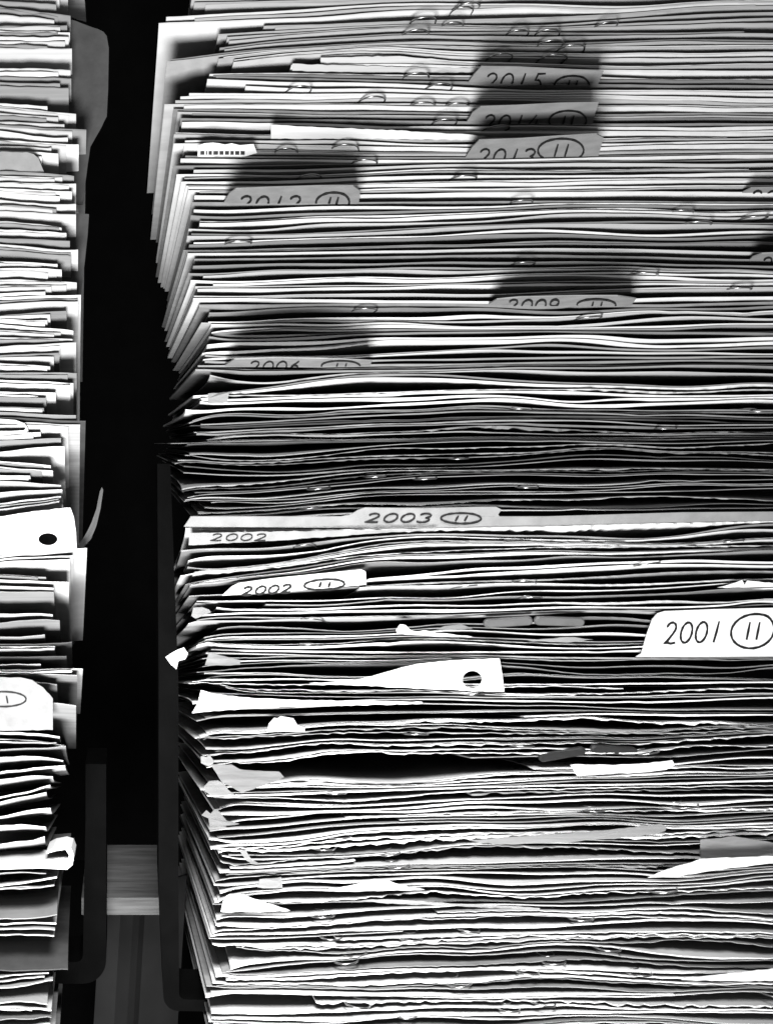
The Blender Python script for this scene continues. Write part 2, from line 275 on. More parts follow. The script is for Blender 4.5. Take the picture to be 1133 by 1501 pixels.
SL = 350 * K / D        # the lower part of the stack lies with its front edges raised
RIGHT_LM = [(-60, None), (48, 'top cluster of clips'), (122, 'topmost tabbed folder'), (180, 'middle dim tab'), (230, 'lowest dim tab'), (296, 'left-hand dim tab'),
            (380, 'tab cut by right frame edge'), (445, 'squashed tab at mid stack'), (534, 'faint hidden tab'), (590, 'small white sticker'), (645, 'black notch at left'),
            (772, 'long pale tabbed lip'), (860, 'tilted white tab'), (963, 'upright white tab'), (1013, 'punched white flap'), (1071, 'torn scrap near left end'),
            (1136, 'thick curved white slip'), (1180, 'pale patch at centre'), (1258, 'grey page hump'), (1304, 'white torn hump'),
            (1337, 'white triangular fold'), (1437, 'white wedge at right'), (1520, 'bottom frame edge')]
sheets = []; thin = []
fprev = 0.0
for i, (y, o) in enumerate(full):
    s = SL if o.get('s') else 0.0
    yv = 1000.0 if o.get('s') else 650.0
    prev = full[i - 1][0] if i else y - 8
    nxt = full[i + 1][0] if i + 1 < len(full) else y + 8
    dmin = max(0.4, float(min((nxt - y)[11:121].min(), (y - prev)[11:121].min())))
    view = abs(y.mean() - yv) * K / D + 0.03
    lim = 0.45 * dmin * K / view
    f = fprev + max(-lim, min(lim, R.uniform(-0.0022, 0.0022)))
    f = max(-0.004, min(0.004, f)); 
    if abs(f - fprev) > lim: f = fprev
    fprev = f
    up = (y.mean() < yv)
    # columns of this sheet
    x0 = o.get('L', 290) + (R.uniform(-6, 6) if 'fill' not in o else 0); x1 = o.get('E', R.choice([1180, 1250, 1290, 1330]))
    m = (XS > x0 + 3) & (XS < x1 - 3)
    xx = np.concatenate([[x0], XS[m], [x1]])
    yy = np.interp(xx, XS, y); gdn = np.interp(xx, XS, nxt - y); gup = np.interp(xx, XS, y - prev)
    if y.mean() > 850 and not o.get('tab') and 'fill' not in o and m.sum() > 60:
        q = R.random()
        if q < 0.14: x0 = R.uniform(380, 820)
        elif q < 0.26: x1 = R.uniform(480, 1050)
        m = (XS > x0 + 3) & (XS < x1 - 3); xx = np.concatenate([[x0], XS[m], [x1]])
        yy = np.interp(xx, XS, y); gdn = np.interp(xx, XS, nxt - y); gup = np.interp(xx, XS, y - prev)
    kind = o.get('m') or R.choice(['paper', 'bright', 'bright', 'paper', 'grey'] if y.mean() < 540 else ['paper', 'paper', 'bright', 'grey'] if y.mean() < 600 else ['grey', 'dull', 'dark', 'grey'] if y.mean() < 755 else ['paper', 'paper', 'bright', 'grey', 'dull'])  # tone by height stands in for light: whiter papers up top, darker middle band
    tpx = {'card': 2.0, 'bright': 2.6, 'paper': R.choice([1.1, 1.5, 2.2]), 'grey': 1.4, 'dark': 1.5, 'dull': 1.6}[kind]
    ym = y.mean(); tpx *= 1.0 if ym < 430 else 1.7 if ym < 560 else 1.3 if ym < 650 else 0.8 if ym < 750 else 1.0 if ym < 860 else 0.8
    th = np.minimum(tpx * np.exp(wave(xx, 0.45, 500)), 0.62 * gdn) * K
    torn = y.mean() > 560 and not o.get('tab') and R.random() < 0.22
    if torn: th = np.minimum(th * NR.uniform(0.4, 1.7, len(xx)), 0.8 * gdn * K)
    rag = (0.0001 if y.mean() < 560 else 0.0002) if R.random() < 0.7 or y.mean() < 700 else 0.0005
    jag = smooth(NR.uniform(-1, 1, len(xx)), 0.5) * (0.0010 if torn else rag) + wave(xx, 0.0003 if y.mean() > 500 else 0.0002, 600)
    dep = np.array([0, 0.0015, 0.005, 0.012, 0.028, 0.07, 0.21])
    top = np.zeros((len(xx), len(dep), 3)); bot = top.copy()
    if up: cd = -(0.6 if y.mean() < 420 else 0.5) * np.clip(gdn - (3 if y.mean() < 420 else 7), 0, 40) * K
    else: cd = 0.5 * np.clip(gup - (4 if y.mean() > 1340 else 7), 0, 40) * K
    for j, d in enumerate(dep):
        yd = f + jag * math.exp(-d / 0.004) + d
        ff = (D + f) / D
        zf = EYE + (CY - yy) * K * ff
        z = zf - s * d + cd * (1 - math.exp(-d / 0.010))
        top[:, j, 0] = (xx - CX) * K * ff
        top[:, j, 1] = yd
        top[:, j, 2] = z
        bot[:, j] = top[:, j]; bot[:, j, 2] -= th
    nm = {'card': 'file_folder'}.get(kind, 'paper_sheet')
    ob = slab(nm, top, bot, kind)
    if o.get('fill'): thin.append(ob); continue
    sheets.append(dict(o=ob, y=y, f=f, s=s, up=up, tab=o.get('tab'), kind=kind, x0=x0, th=tpx * K, cd=cd, xx=xx))

join(thin, 'packed_papers', 'thin papers packed between the larger sheets of the right stack')

def label_sheets(lst, lms, stack):
    ymid = {id(s): float(np.interp(520 if stack == 'right' else 40, s['xs'], s['y'])) for s in lst}
    lst = sorted(lst, key=lambda s: ymid[id(s)])
    bands = {}
    for s in lst:
        b = 0
        for k, (yy, n) in enumerate(lms):
            if ymid[id(s)] >= yy: b = k
        bands.setdefault(b, []).append(s)
    word = {'paper': 'white paper sheet', 'bright': 'bright paper sheet', 'grey': 'greyish paper sheet', 'dull': 'dull grey paper sheet', 'card': 'pale card folder', 'dark': 'dark card folder'}
    for b, ss in bands.items():
        n = len(ss)
        for k, s in enumerate(ss):
            if s.get('done'): continue
            a = lms[b][1]; c = lms[b + 1][1] if b + 1 < len(lms) else None
            if a and (k < n / 2 or not c): ps = f'{ORD[min(k, 29)]} below the {a}'
            elif c: ps = f'{ORD[min(n - 1 - k, 29)]} above the {c}'
            else: ps = 'at the very end'
            tag(s['o'], f'{word[s["kind"]]} in {stack} stack, {ps}', 'folder' if s['kind'] in ('card', 'dark') else 'sheet',
                f'papers piled in the {stack} stack')

# ------------------------------------------------------------------ flat pieces bent towards the camera, ink
def tri_fill(n):   # fan-free polygon: let Blender tessellate an n-gon
    return [tuple(range(n))]
def ngon_slab(name, pts3, nrm, t, m, parent=None):
    n = len(pts3)
    V = [Vector(p) for p in pts3] + [Vector(p) + Vector(nrm) * t for p in pts3]
    F = [tuple(range(n)), tuple(range(2 * n - 1, n - 1, -1))] + [(i, i + n, (i + 1) % n + n, (i + 1) % n) for i in range(n)]
    return mesh_obj(name, V, F, m, parent)
def ribbon(pts, wpx, fn):
    """stroke polyline (px) -> quads mapped by fn(px, py)"""
    V = []; F = []
    P2 = [Vector((p[0], p[1])) for p in pts]
    n = len(P2)
    for i, p in enumerate(P2):
        a = P2[max(0, i - 1)]; b = P2[min(n - 1, i + 1)]
        t = (b - a); t = t.normalized() if t.length > 1e-6 else Vector((1, 0))
        q = Vector((-t.y, t.x)) * wpx * 0.5 * (0.75 + 0.5 * abs(math.sin(i * 1.3)))
        V += [fn(*(p + q)), fn(*(p - q))]
    for i in range(n - 1): F.append((2 * i, 2 * i + 1, 2 * i + 3, 2 * i + 2))
    return V, F
def arc(cx, cy, rx, ry, a0, a1, n=14):
    return [(cx + rx * math.cos(math.radians(a0 + (a1 - a0) * k / n)), cy + ry * math.sin(math.radians(a0 + (a1 - a0) * k / n))) for k in range(n + 1)]
DIG = {   # strokes in a 1 x 1 box, y downwards
 '0': [arc(0.5, 0.5, 0.46, 0.48, -120, 250, 18)],
 '1': [[(0.55, 0.0), (0.5, 0.5), (0.42, 1.0)]],
 '2': [arc(0.42, 0.27, 0.38, 0.27, 190, 380, 9) + [(0.62, 0.55), (0.3, 0.85), (0.02, 1.0), (0.3, 0.95), (0.6, 1.0), (0.98, 0.96)]],
 '3': [arc(0.42, 0.25, 0.42, 0.25, 200, 420, 9) + arc(0.42, 0.73, 0.46, 0.27, -80, 150, 10)],
 '4': [[(0.55, 0.0), (0.1, 0.62), (0.95, 0.6)], [(0.72, 0.3), (0.6, 1.0)]],
 '5': [[(0.95, 0.02), (0.35, 0.04), (0.25, 0.45)] + arc(0.38, 0.7, 0.42, 0.3, -80, 140, 9)],
 '6': [[(0.75, 0.0), (0.3, 0.4)] + arc(0.48, 0.7, 0.38, 0.3, 180, 530, 14)],
 '9': [arc(0.45, 0.3, 0.38, 0.3, 0, 360, 14) + [(0.8, 0.5), (0.6, 1.0)]],
}
def ink_lines(text, box, circ, slant=0.15, eleven='11', tilt=0.0, wpx=2.2):
    """list of strokes (px). box=(x0,y0,x1,y1) for the number, circ=(cx,cy,rx,ry) for the ringed 11"""
    S = []; x0, y0, x1, y1 = box; n = max(1, len(text)); cw = (x1 - x0) / n
    for k, ch in enumerate(text):
        for st in DIG[ch]:
            S.append([(x0 + cw * (k + 0.08) + cw * 0.8 * u + slant * (1 - v) * (y1 - y0), y0 + v * (y1 - y0) + tilt * (k + u) * cw) for u, v in st])
    if circ:
        cx, cy, rx, ry = circ
        ring = []
        for k in range(29):
            a = math.radians(-70 + 372 * k / 28); r = 1 + 0.06 * math.sin(2.2 * a)
            ring.append((cx + rx * r * math.cos(a) - 0.25 * ry * math.sin(a), cy + ry * r * math.sin(a) + tilt * rx * math.cos(a)))
        S.append(ring)
        xs = [-0.22, 0.24] if eleven == '11' else [0.0]
        for u in xs: S.append([(cx + u * rx + slant * ry * 0.5, cy - ry * 0.5), (cx + u * rx, cy), (cx + u * rx - slant * ry * 0.5, cy + ry * 0.5)])
    return S
def write(strokes, fn, parent, wpx=2.2):
    V = []; F = []; wpx *= 1.2
    for st in strokes:
        v, f = ribbon(st, wpx, fn); b = len(V); V += v; F += [tuple(b + i for i in q) for q in f]
    return mesh_obj('handwriting', V, F, 'ink', parent)

def on_plane(sh, lift=0.0):
    """px -> point on a sheet's own plane (its lower face when seen from below)"""
    def fn(px, py):
        zf = EYE + (CY - np.interp(px, XS, sh['y'])) * K * (D + sh['f']) / D - sh['th'] * 0.5
        q = (CY - py) * K / D           # ray slope
        # EYE + q (D+y) = zf - s (y-f)
        y = (zf + sh['s'] * sh['f'] - EYE - q * D) / (q + sh['s'])
        y = max(-0.03, min(0.05, y))
        fct = (D + y) / D
        return Vector(((px - CX) * K * fct, y - lift * 0.3, EYE + q * (D + y) - (lift if sh['up'] else -lift)))
    return fn
def flat_tab(sh, poly, strokes, wpx=2.0):
    """a folder tab that carries on in the plane of its folder, towards the camera"""
    fn = on_plane(sh)
    pts = [fn(*p) for p in poly]
    t = ngon_slab('tab', pts, (0, 0, 1), 0.0004, 'card', sh['o'])
    if strokes: write(strokes, on_plane(sh, 0.00025), t, wpx)
    return t
def lean(root, f, k):
    """px -> point on a piece that stands up from its root line (px) and leans by k towards the camera"""
    xs = [p[0] for p in root]; ys = [p[1] for p in root]
    def fn(px, py, lift=0.0):
        h = (np.interp(px, xs, ys) - py) * K
        return P(px, py, f - k * h - lift)
    return fn
def bent_tab(sh, poly, root, k, strokes, wpx=2.2, m='card'):
    fn = lean(root, sh['f'] - 0.0016, k)
    t = ngon_slab('tab', [fn(*p) for p in poly], (0, 1, 0.2), 0.0004, m, sh['o'])
    if strokes: write(strokes, lambda a, b: fn(a, b, 0.00025), t, wpx)
    return t
T = {s['tab']: s for s in sheets if s['tab']}
def dedge(y0): return y0
flat_tab(T['2015'], [(684, 124), (694, 110), (705, 98), (760, 99), (820, 102), (884, 105), (880, 114), (876, 124), (876, 132), (684, 132)],
         ink_lines('2015', (706, 107, 796, 131), (838, 124, 25, 14), 0.3))
flat_tab(T['2014'], [(682, 182), (692, 166), (704, 157), (760, 155), (820, 152), (877, 151), (872, 166), (868, 182), (868, 190), (682, 190)],
         ink_lines('2014', (704, 168, 790, 190), (832, 176, 27, 15), 0.3))
flat_tab(T['2013'], [(682, 231), (692, 216), (702, 206), (760, 204), (820, 200), (874, 197), (884, 202), (880, 216), (876, 231), (876, 240), (682, 240)],
         ink_lines('2013', (696, 218, 784, 240), (822, 220, 33, 18), 0.3))
flat_tab(T['2012'], [(328, 298), (336, 284), (346, 277), (400, 275), (470, 273), (518, 273), (528, 280), (526, 298), (526, 308), (328, 308)],
         ink_lines('2012', (346, 287, 442, 308), (488, 296, 24, 15), 0.3), 2.4)
flat_tab(T['2009'], [(716, 446), (728, 439), (760, 436), (840, 434), (905, 434), (932, 438), (926, 446), (926, 452), (716, 452)],
         ink_lines('2009', (740, 439, 820, 455), (874, 446, 28, 8), 0.3), 1.8)
flat_tab(T['2006'], [(330, 536), (344, 527), (400, 525), (480, 526), (545, 529), (543, 536), (543, 540), (330, 540)],
         ink_lines('2006', (362, 529, 440, 545), (500, 536, 28, 8), 0.3), 1.6)
flat_tab(T['2011'], [(1090, 389), (1102, 377), (1116, 372), (1160, 370), (1240, 371), (1262, 380), (1260, 389), (1260, 396), (1090, 396)],
         ink_lines('2011', (1112, 377, 1190, 396), (1222, 384, 24, 12), 0.3), 2.0)
# the second 2012-level tab at the right frame edge belongs to the folder just above the 2012 one
s20 = [s for s in sheets if s['o'] != T['2012']['o'] and s['y'][82] < T['2012']['y'][82]][-1]
flat_tab(s20, [(1076, 296), (1088, 282), (1100, 276), (1160, 275), (1240, 275), (1262, 280), (1258, 296), (1258, 304), (1076, 304)],
         ink_lines('2010', (1096, 279, 1176, 300), (1214, 289, 26, 14), 0.3), 2.2)

r3 = [(270, 772), (410, 773), (530, 774), (680, 772), (830, 769), (980, 765), (1133, 763), (1300, 762)]
top3 = [(280, 757), (360, 757), (440, 757), (500, 757), (515, 754), (524, 748), (535, 744), (620, 745), (700, 743), (727, 743), (735, 747), (730, 754), (732, 757), (800, 757), (900, 754), (1000, 751), (1133, 750), (1300, 750)]
bent_tab(T['2003'], top3 + r3[::-1], r3, 0.35, ink_lines('2003', (532, 753, 632, 766), (676, 760, 29, 8), 0.6), 2.2)
r2 = [(300, 876), (330, 873), (410, 868), (540, 858), (560, 857)]
bent_tab(T['2002'], [(326, 873), (340, 860), (350, 855), (400, 848), (470, 841), (530, 835), (536, 838), (537, 857), (410, 868)], r2, 0.4,
         ink_lines('2002', (352, 861, 428, 873), (476, 857, 29, 8), 0.4, tilt=-0.06), 2.6, 'bright')
r1 = [(930, 964), (1300, 962)]
bent_tab(T['2001'], [(932, 963), (940, 958), (948, 930), (956, 908), (964, 899), (974, 896), (1050, 893), (1133, 891), (1180, 891), (1190, 900), (1200, 962)], r1, 0.25,
         ink_lines('2001', (970, 913, 1058, 944), (1103, 925, 31, 26), 0.2, tilt=-0.03), 2.6, 'bright')
names = {'2015': 'card folder with dim 2015 tab near the top', '2014': 'card folder with dim 2014 tab under the 2015 one', '2013': 'card folder whose 2013 tab sits in shadow below 2014',
         '2012': 'card folder with left-hand 2012 tab above mid stack', '2011': 'card folder with tab corner cut off at right frame edge, lower of two', '2009': 'card folder with squashed half hidden tab at mid stack',
         '2006': 'card folder with faint hidden tab left of centre', '2003': 'card folder with long pale lip and 2003 tab', '2002': 'card folder with tilted white 2002 tab at left', '2001': 'card folder with upright bright white 2001 tab at right'}
for k, v in names.items():
    tag(T[k]['o'], v, 'folder', 'tabbed folders in the right stack'); T[k]['done'] = True; T[k]['o'].name = 'tabbed_folder'
tag(s20['o'], 'sheet with folder tab cut off at right frame edge, upper of two', 'folder', 'tabbed folders in the right stack'); s20['done'] = True; s20['o'].name = 'tabbed_folder'
for s in sheets: s['xs'] = XS
label_sheets(sheets, RIGHT_LM, 'right')

def scrap(name, poly, root, f0, k, m, label, cat='paper scrap', curve=0.0, hole=None):
    """a piece of paper standing out of the stack: outline in px, leaning from its root line"""
    fn = lean(root, f0, k)
    cxm = sum(p[0] for p in poly) / len(poly); wd = max(p[0] for p in poly) - min(p[0] for p in poly)
    def fn2(px, py):
        v = fn(px, py); u = (px - cxm) / max(wd, 1) * 2
        return v + Vector((0, curve * u * u, 0))
    curve = curve or R.uniform(-0.0012, 0.0012)
    q = []
    for i, p in enumerate(poly):
        e = poly[(i + 1) % len(poly)]; n_ = max(1, int(math.hypot(e[0] - p[0], e[1] - p[1]) / 7))
        for t in range(n_):
            jy = 0 if t == 0 else R.uniform(-0.7, 0.7); q.append((p[0] + (e[0] - p[0]) * t / n_, p[1] + (e[1] - p[1]) * t / n_ + jy))
    poly = q
    if hole:
        import bmesh
        hx, hy, rx, ry = hole; H = arc(hx, hy, rx, ry, 0, 348, 29)
        # bridge outline and hole with a ring of quads, by angle
        n = len(poly); bm = bmesh.new()
        vo = [bm.verts.new(fn2(*p)) for p in poly]; vh = [bm.verts.new(fn2(*p)) for p in H]
        eo = [bm.edges.new((vo[i], vo[(i + 1) % n])) for i in range(n)]; eh = [bm.edges.new((vh[i], vh[(i + 1) % len(H)])) for i in range(len(H))]
        bmesh.ops.triangle_fill(bm, use_beauty=True, edges=eo + eh)
        r = bmesh.ops.solidify(bm, geom=bm.faces[:], thickness=0.0003)
        V = [v.co.copy() for v in bm.verts]; bm.verts.index_update(); F = [tuple(v.index for v in f.verts) for f in bm.faces]; bm.free()
        o = mesh_obj(name, V, F, m)
    else:
        o = ngon_slab(name, [fn2(*p) for p in poly], (0, 1, 0), 0.0003, m)
    return tag(o, label, cat, 'bent and torn bits of paper')
def hl(poly): # root along the lowest line of a polygon
    yb = max(p[1] for p in poly); return [(0, yb), (1400, yb)]
def sc(name, poly, m, label, k=0.5, f0=-0.003, **kw): return scrap(name, poly, hl(poly), f0, k, m, label, **kw)

sc('punched_flap', [(455, 1003), (500, 1000), (530, 995.5), (570, 984), (590, 978), (612, 973), (660, 968), (700, 966), (733, 966), (737, 990), (740, 1014), (700, 1013), (640, 1010), (580, 1007), (530, 1004.5)],
   'bright', 'white paper flap with round punched hole at centre', 0.35, -0.004, hole=(692, 996, 14.5, 13))
sc('folded_page', [(295, 1012), (310, 1017), (350, 1022), (420, 1026), (530, 1028), (620, 1030), (620, 1032.5), (530, 1034), (420, 1036), (330, 1041), (282, 1046), (290, 1032)], 'bright', 'long white folded page tapering right from the left end', 0.5)
sc('torn_scrap', [(391, 1072), (394, 1060), (402, 1052), (407, 1053), (412, 1050), (430, 1053), (436, 1063), (446, 1066), (446, 1071), (420, 1072)], 'bright', 'small white torn scrap near the left end')
sc('folded_slip', [(835, 1121), (850, 1120), (900, 1122), (950, 1119), (984, 1114), (988, 1121), (975, 1128), (920, 1134), (900, 1133), (870, 1136), (845, 1137)], 'bright', 'thick bright white slip curving below the dark fasteners')
sc('page_hump', [(1029, 1233), (1050, 1230), (1075, 1226), (1100, 1230), (1133, 1236), (1170, 1242), (1170, 1260), (1029, 1260)], 'dull', 'grey humped page end at the right side', 0.2)
sc('torn_page', [(950, 1287), (975, 1276), (1000, 1268), (1008, 1266), (1028, 1259), (1080, 1257), (1170, 1254), (1170, 1262), (1050, 1275), (985, 1286)], 'bright', 'white torn page lip under the grey humped page', 0.6, -0.0045)
sc('paper_corner', [(243, 963), (254, 956), (262, 952), (270, 949), (276, 958), (272, 966), (262, 969), (259, 981), (250, 973)], 'bright', 'white crumpled corner hanging in the black gap', 0.3, 0.004)
sc('paper_sticker', [(305, 577), (336, 575), (333, 590), (305, 592)], 'grey', 'small square white sticker at upper left end', 0.3)
sc('bent_corner', [(307, 957), (330, 962), (354, 969), (352, 975), (301, 976)], 'dull', 'pale bent corner below the left notch of sheets')
sc('bent_corner', [(284, 891), (297, 890), (307, 894), (310, 898), (287, 907), (281, 903)], 'dull', 'small bright crumpled corner under the 2002 folder')
sc('bent_corner', [(295, 1109), (303, 1110), (307, 1106), (315, 1117), (309, 1124), (295, 1119)], 'dull', 'tiny bright torn corner above the dark pointed page')
sc('crumpled_corner', [(299, 1153), (307, 1145), (320, 1144), (330, 1150), (335, 1158), (345, 1165), (310, 1166), (301, 1160)], 'dull', 'crumpled white corner, highest of the lower-left creases')
sc('bent_corner', [(296, 1196), (303, 1188), (309, 1193), (315, 1186), (322, 1190), (333, 1204), (352, 1211), (308, 1212), (306, 1200)], 'dull', 'white double-pointed corner at the lower left')
sc('bent_corner', [(352, 1248), (360, 1246), (369, 1260), (380, 1266), (372, 1267), (362, 1262)], 'dull', 'narrow white pointed corner above the small square tag')
sc('paper_tag', [(381, 1290), (398, 1288), (413, 1287), (415, 1303), (396, 1302), (378, 1302)], 'dull', 'small square pale tag left of the torn hump', 0.3)
sc('torn_hump', [(480, 1304), (510, 1299), (530, 1295), (548, 1289), (560, 1290), (572, 1292), (593, 1299), (622, 1304), (560, 1306)], 'bright', 'white torn hump left of centre')
sc('folded_corner', [(327, 1322), (332, 1314), (337, 1311), (357, 1312), (380, 1320), (426, 1337), (324, 1337)], 'bright', 'white triangular folded corner at the lower left end')
sc('torn_strip', [(530, 1319), (560, 1318), (590, 1319), (640, 1323), (661, 1325), (700, 1326), (760, 1328), (790, 1330), (789, 1333), (740, 1331), (660, 1328), (590, 1325), (560, 1323)], 'grey', 'long thin white torn strip below the torn hump')
sc('page_wedge', [(1000, 1438), (1040, 1431), (1080, 1426), (1133, 1420), (1170, 1418), (1170, 1438)], 'bright', 'white wedge shaped page end at the bottom right')
sc('torn_scrap', [(580, 923), (586, 915), (594, 916), (602, 924), (612, 926), (622, 924), (640, 928), (660, 929), (690, 932), (640, 933), (582, 929)], 'bright', 'white torn edge left of the grey fastener')
sc('torn_scrap', [(640, 923), (652, 918), (668, 916), (676, 915), (684, 918), (694, 922), (660, 924)], 'dull', 'short ragged white tear just left of the grey fastener')
sc('torn_scrap', [(775, 940), (795, 937), (812, 936), (830, 934), (842, 934), (858, 937), (870, 938), (830, 942)], 'grey', 'ragged white tear under the grey fastener')
sc('torn_page', [(1050, 861), (1070, 856), (1087, 850), (1091, 858), (1095, 851), (1120, 854), (1170, 857), (1170, 864), (1090, 864)], 'bright', 'white torn page with a nick above the 2001 tab')
sc('folded_leaf', [(690, 1235), (760, 1228), (830, 1222), (900, 1216), (945, 1211), (970, 1209), (979, 1213), (976, 1219), (960, 1224), (930, 1226), (900, 1230), (860, 1231), (830, 1235), (780, 1237), (735, 1240)], 'grey', 'pale folded leaf with rounded right end', 0.9)
sc('bent_page', [(310, 1122), (340, 1121), (352, 1128), (380, 1130), (410, 1132), (417, 1140), (400, 1147), (355, 1162), (325, 1146)], 'dull', 'grey bent page with rounded end at lower left', 0.8)
sc('pale_sheet_end', [(397, 184), (480, 187), (560, 190), (690, 198), (712, 201), (690, 206), (560, 203), (397, 204)], 'paper', 'long pale sheet end sticking out left of the lowest dim tab', 0.9, -0.001)
sc('pale_sheet_end', [(470, 85), (530, 83), (585, 82), (640, 87), (700, 95), (690, 99), (470, 96)], 'paper', 'pale sheet end left of the topmost dim tab, upper of two', 0.9, -0.001)
sc('pale_sheet_end', [(428, 95), (560, 97), (700, 102), (690, 107), (428, 105)], 'paper', 'pale sheet end left of the topmost dim tab, lower of two', 0.9, -0.001)
pl = sc('printed_slip', [(291, 213), (300, 210), (312, 209), (330, 212), (340, 210), (352, 213), (372, 211), (377, 224), (360, 229), (290, 229)], 'bright', 'white slip with tops of black printed letters, upper left', 0.5, curve=1e-6)
V = []; F = []
fnp = lean([(0, 229), (1400, 229)], -0.0034, 0.5)
x = 294
for wl in [6, 2, 5, 7, 6, 6, 5, 6, 6]:
    b = len(V); V += [fnp(x, 222), fnp(x + wl, 222), fnp(x + wl, 227), fnp(x, 227)]; F.append((b, b + 1, b + 2, b + 3)); x += wl + 2
mesh_obj('printed_letters', V, F, 'ink', pl)
lip = sc('pencilled_lip', [(278, 781), (420, 779), (560, 777), (640, 776), (640, 777.5), (560, 781), (466, 788), (400, 793), (277, 799)], 'card', 'narrow grey lip with faint pencilled year under the long pale lip', 0.5, -0.001, cat='folder lip', curve=1e-6)
fl_ = lean([(0, 799), (1400, 799)], -0.0014, 0.5)
write(ink_lines('2002', (306, 783, 392, 793), None, 0.5), fl_, lip, 1.4)

def capsule(poly_c, label, m):
    (xa, ya), (xb, yb), h = poly_c
    ax = Vector((xb - xa, yb - ya)); L = ax.length; ax.normalize(); nx = Vector((-ax.y, ax.x))
    pts = []
    for k in range(11):
        a = math.radians(90 + 180 * k / 10); pts.append(Vector((xa, ya)) + ax * (h * math.cos(a)) + nx * (h * math.sin(a)))
    for k in range(11):
        a = math.radians(-90 + 180 * k / 10); pts.append(Vector((xb, yb)) + ax * (h * math.cos(a)) + nx * (h * math.sin(a)))
    pts = [(p.x, p.y) for p in pts]
    inner = [((p[0] - (xa + xb) / 2) * 0.94 + (xa + xb) / 2, (p[1] - (ya + yb) / 2) * 0.72 + (ya + yb) / 2) for p in pts]
    fn = lean([(0, max(p[1] for p in pts)), (1400, max(p[1] for p in pts))], -0.002, 0.3)
    n = len(pts)
    V = [fn(*p) + Vector((0, 0.001, 0)) for p in pts] + [fn(*p) for p in pts] + [fn(*p) - Vector((0, 0.0006, 0)) for p in inner]
    F = [tuple(range(n - 1, -1, -1)), tuple(range(2 * n, 3 * n))]
    for i in range(n):
        j = (i + 1) % n; F += [(i, j, n + j, n + i), (n + i, n + j, 2 * n + j, 2 * n + i)]
    tag(mesh_obj('file_fastener', V, F, m), label, 'fastener', 'plastic file fasteners')
capsule(((716, 914), (774, 910), 6.5), 'grey plastic fastener left of its twin, beside the 2001 tab', 'plastic')
capsule(((790, 910), (850, 912), 6.5), 'grey plastic fastener between its twin and the 2001 tab', 'plastic')
capsule(((796, 1111), (852, 1101), 6), 'dark plastic fastener, tilted left one of the dark pair', 'dplastic')
capsule(((872, 1098), (928, 1102), 6), 'dark plastic fastener, right one of the dark pair', 'dplastic')

# ------------------------------------------------------------------ paper clips
def clip_path():
    """gem clip in its own plane: x along the sheet edge, y depth (front loop at y = 0), z level offsets; metres"""
    pts = []
    def a(cx, cy, r, a0, a1, z, n=9):
        for k in range(n + 1):
            t = math.radians(a0 + (a1 - a0) * k / n); pts.append((cx + r * math.cos(t), cy + r * math.sin(t), z))
    pts.append((-0.0026, 0.012, 0.0006)); a(0, 0.0082, 0.0026, 180, 360, 0.0006)
    a(-0.0008, 0.0235, 0.0036, 0, 180, 0.0003)
    for k in range(15):
        t = math.pi + math.pi * k / 14; pts.append((0.0042 * math.cos(t), 0.0042 + 0.0042 * math.sin(t), -0.0005))
    pts.append((0.0042, 0.019, -0.0005))
    return pts
def tube(path, r, seg=6):
    V = []; F = []; n = len(path); path = [Vector(p) for p in path]
    for i, p in enumerate(path):
        t = (path[min(n - 1, i + 1)] - path[max(0, i - 1)]).normalized()
        u = t.cross(Vector((0, 0, 1))); u = u.normalized() if u.length > 1e-6 else Vector((1, 0, 0)); v = u.cross(t)
        for k in range(seg):
            q = 2 * math.pi * k / seg; V.append(p + u * (r * math.cos(q)) + v * (r * math.sin(q)))
    for i in range(n - 1):
        for k in range(seg):
            F.append((i * seg + k, i * seg + (k + 1) % seg, (i + 1) * seg + (k + 1) % seg, (i + 1) * seg + k))
    F.append(tuple(range(seg))); F.append(tuple(range(n * seg - 1, (n - 1) * seg - 1, -1)))
    return V, F
CL = [(688, 8), (676, 17), (622, 29), (664, 37), (617, 48), (762, 44), (893, 41), (796, 55), (803, 64), (830, 69), (732, 80), (811, 87), (605, 113), (651, 125), (446, 130), (550, 147),
      (626, 154), (662, 151), (652, 179), (735, 187), (413, 216), (499, 210), (536, 235), (456, 260), (676, 261), (758, 288), (357, 349), (1000, 312), (1110, 320), (1026, 332), (770, 383),
      (946, 400), (535, 455), (864, 466), (1080, 423), (675, 670), (552, 697), (620, 702), (460, 715), (770, 599), (968, 627), (1122, 601), (456, 743), (767, 711), (442, 787), (1075, 785),
      (956, 826), (760, 843), (688, 864), (780, 873), (452, 912), (452, 940), (700, 1018), (612, 1072), (575, 1245), (492, 1166), (492, 1226), (470, 1243), (590, 1262), (470, 1347), (480, 1373),
      (600, 1374), (682, 1361), (525, 1396), (507, 1410), (812, 1402), (895, 1392), (942, 1418), (855, 1346), (772, 1424), (682, 1434), (792, 1466), (517, 1466), (596, 1485), (746, 1479), (980, 1302), (762, 1087), (868, 1182), (1010, 1180), (955, 1104), (1140, 1462)]
LMK = [('topmost dim tab', 780, 112), ('middle dim tab', 778, 168), ('lowest dim tab', 782, 216), ('left-hand dim tab', 430, 285), ('squashed mid-stack tab', 825, 440), ('long pale lip', 630, 755), ('tilted white tab', 440, 855), ('upright white tab', 1050, 930),
       ('punched flap', 690, 990), ('grey plastic fasteners', 785, 912), ('dark plastic fasteners', 860, 1103), ('white torn hump', 550, 1298), ('white triangular fold', 370, 1328), ('bottom right white wedge', 1090, 1430),
       ('grey page hump', 1090, 1245), ('small white sticker', 320, 583), ('bottom left corner of the right stack', 310, 1490)]
cv, cf = tube(clip_path(), 0.00030)
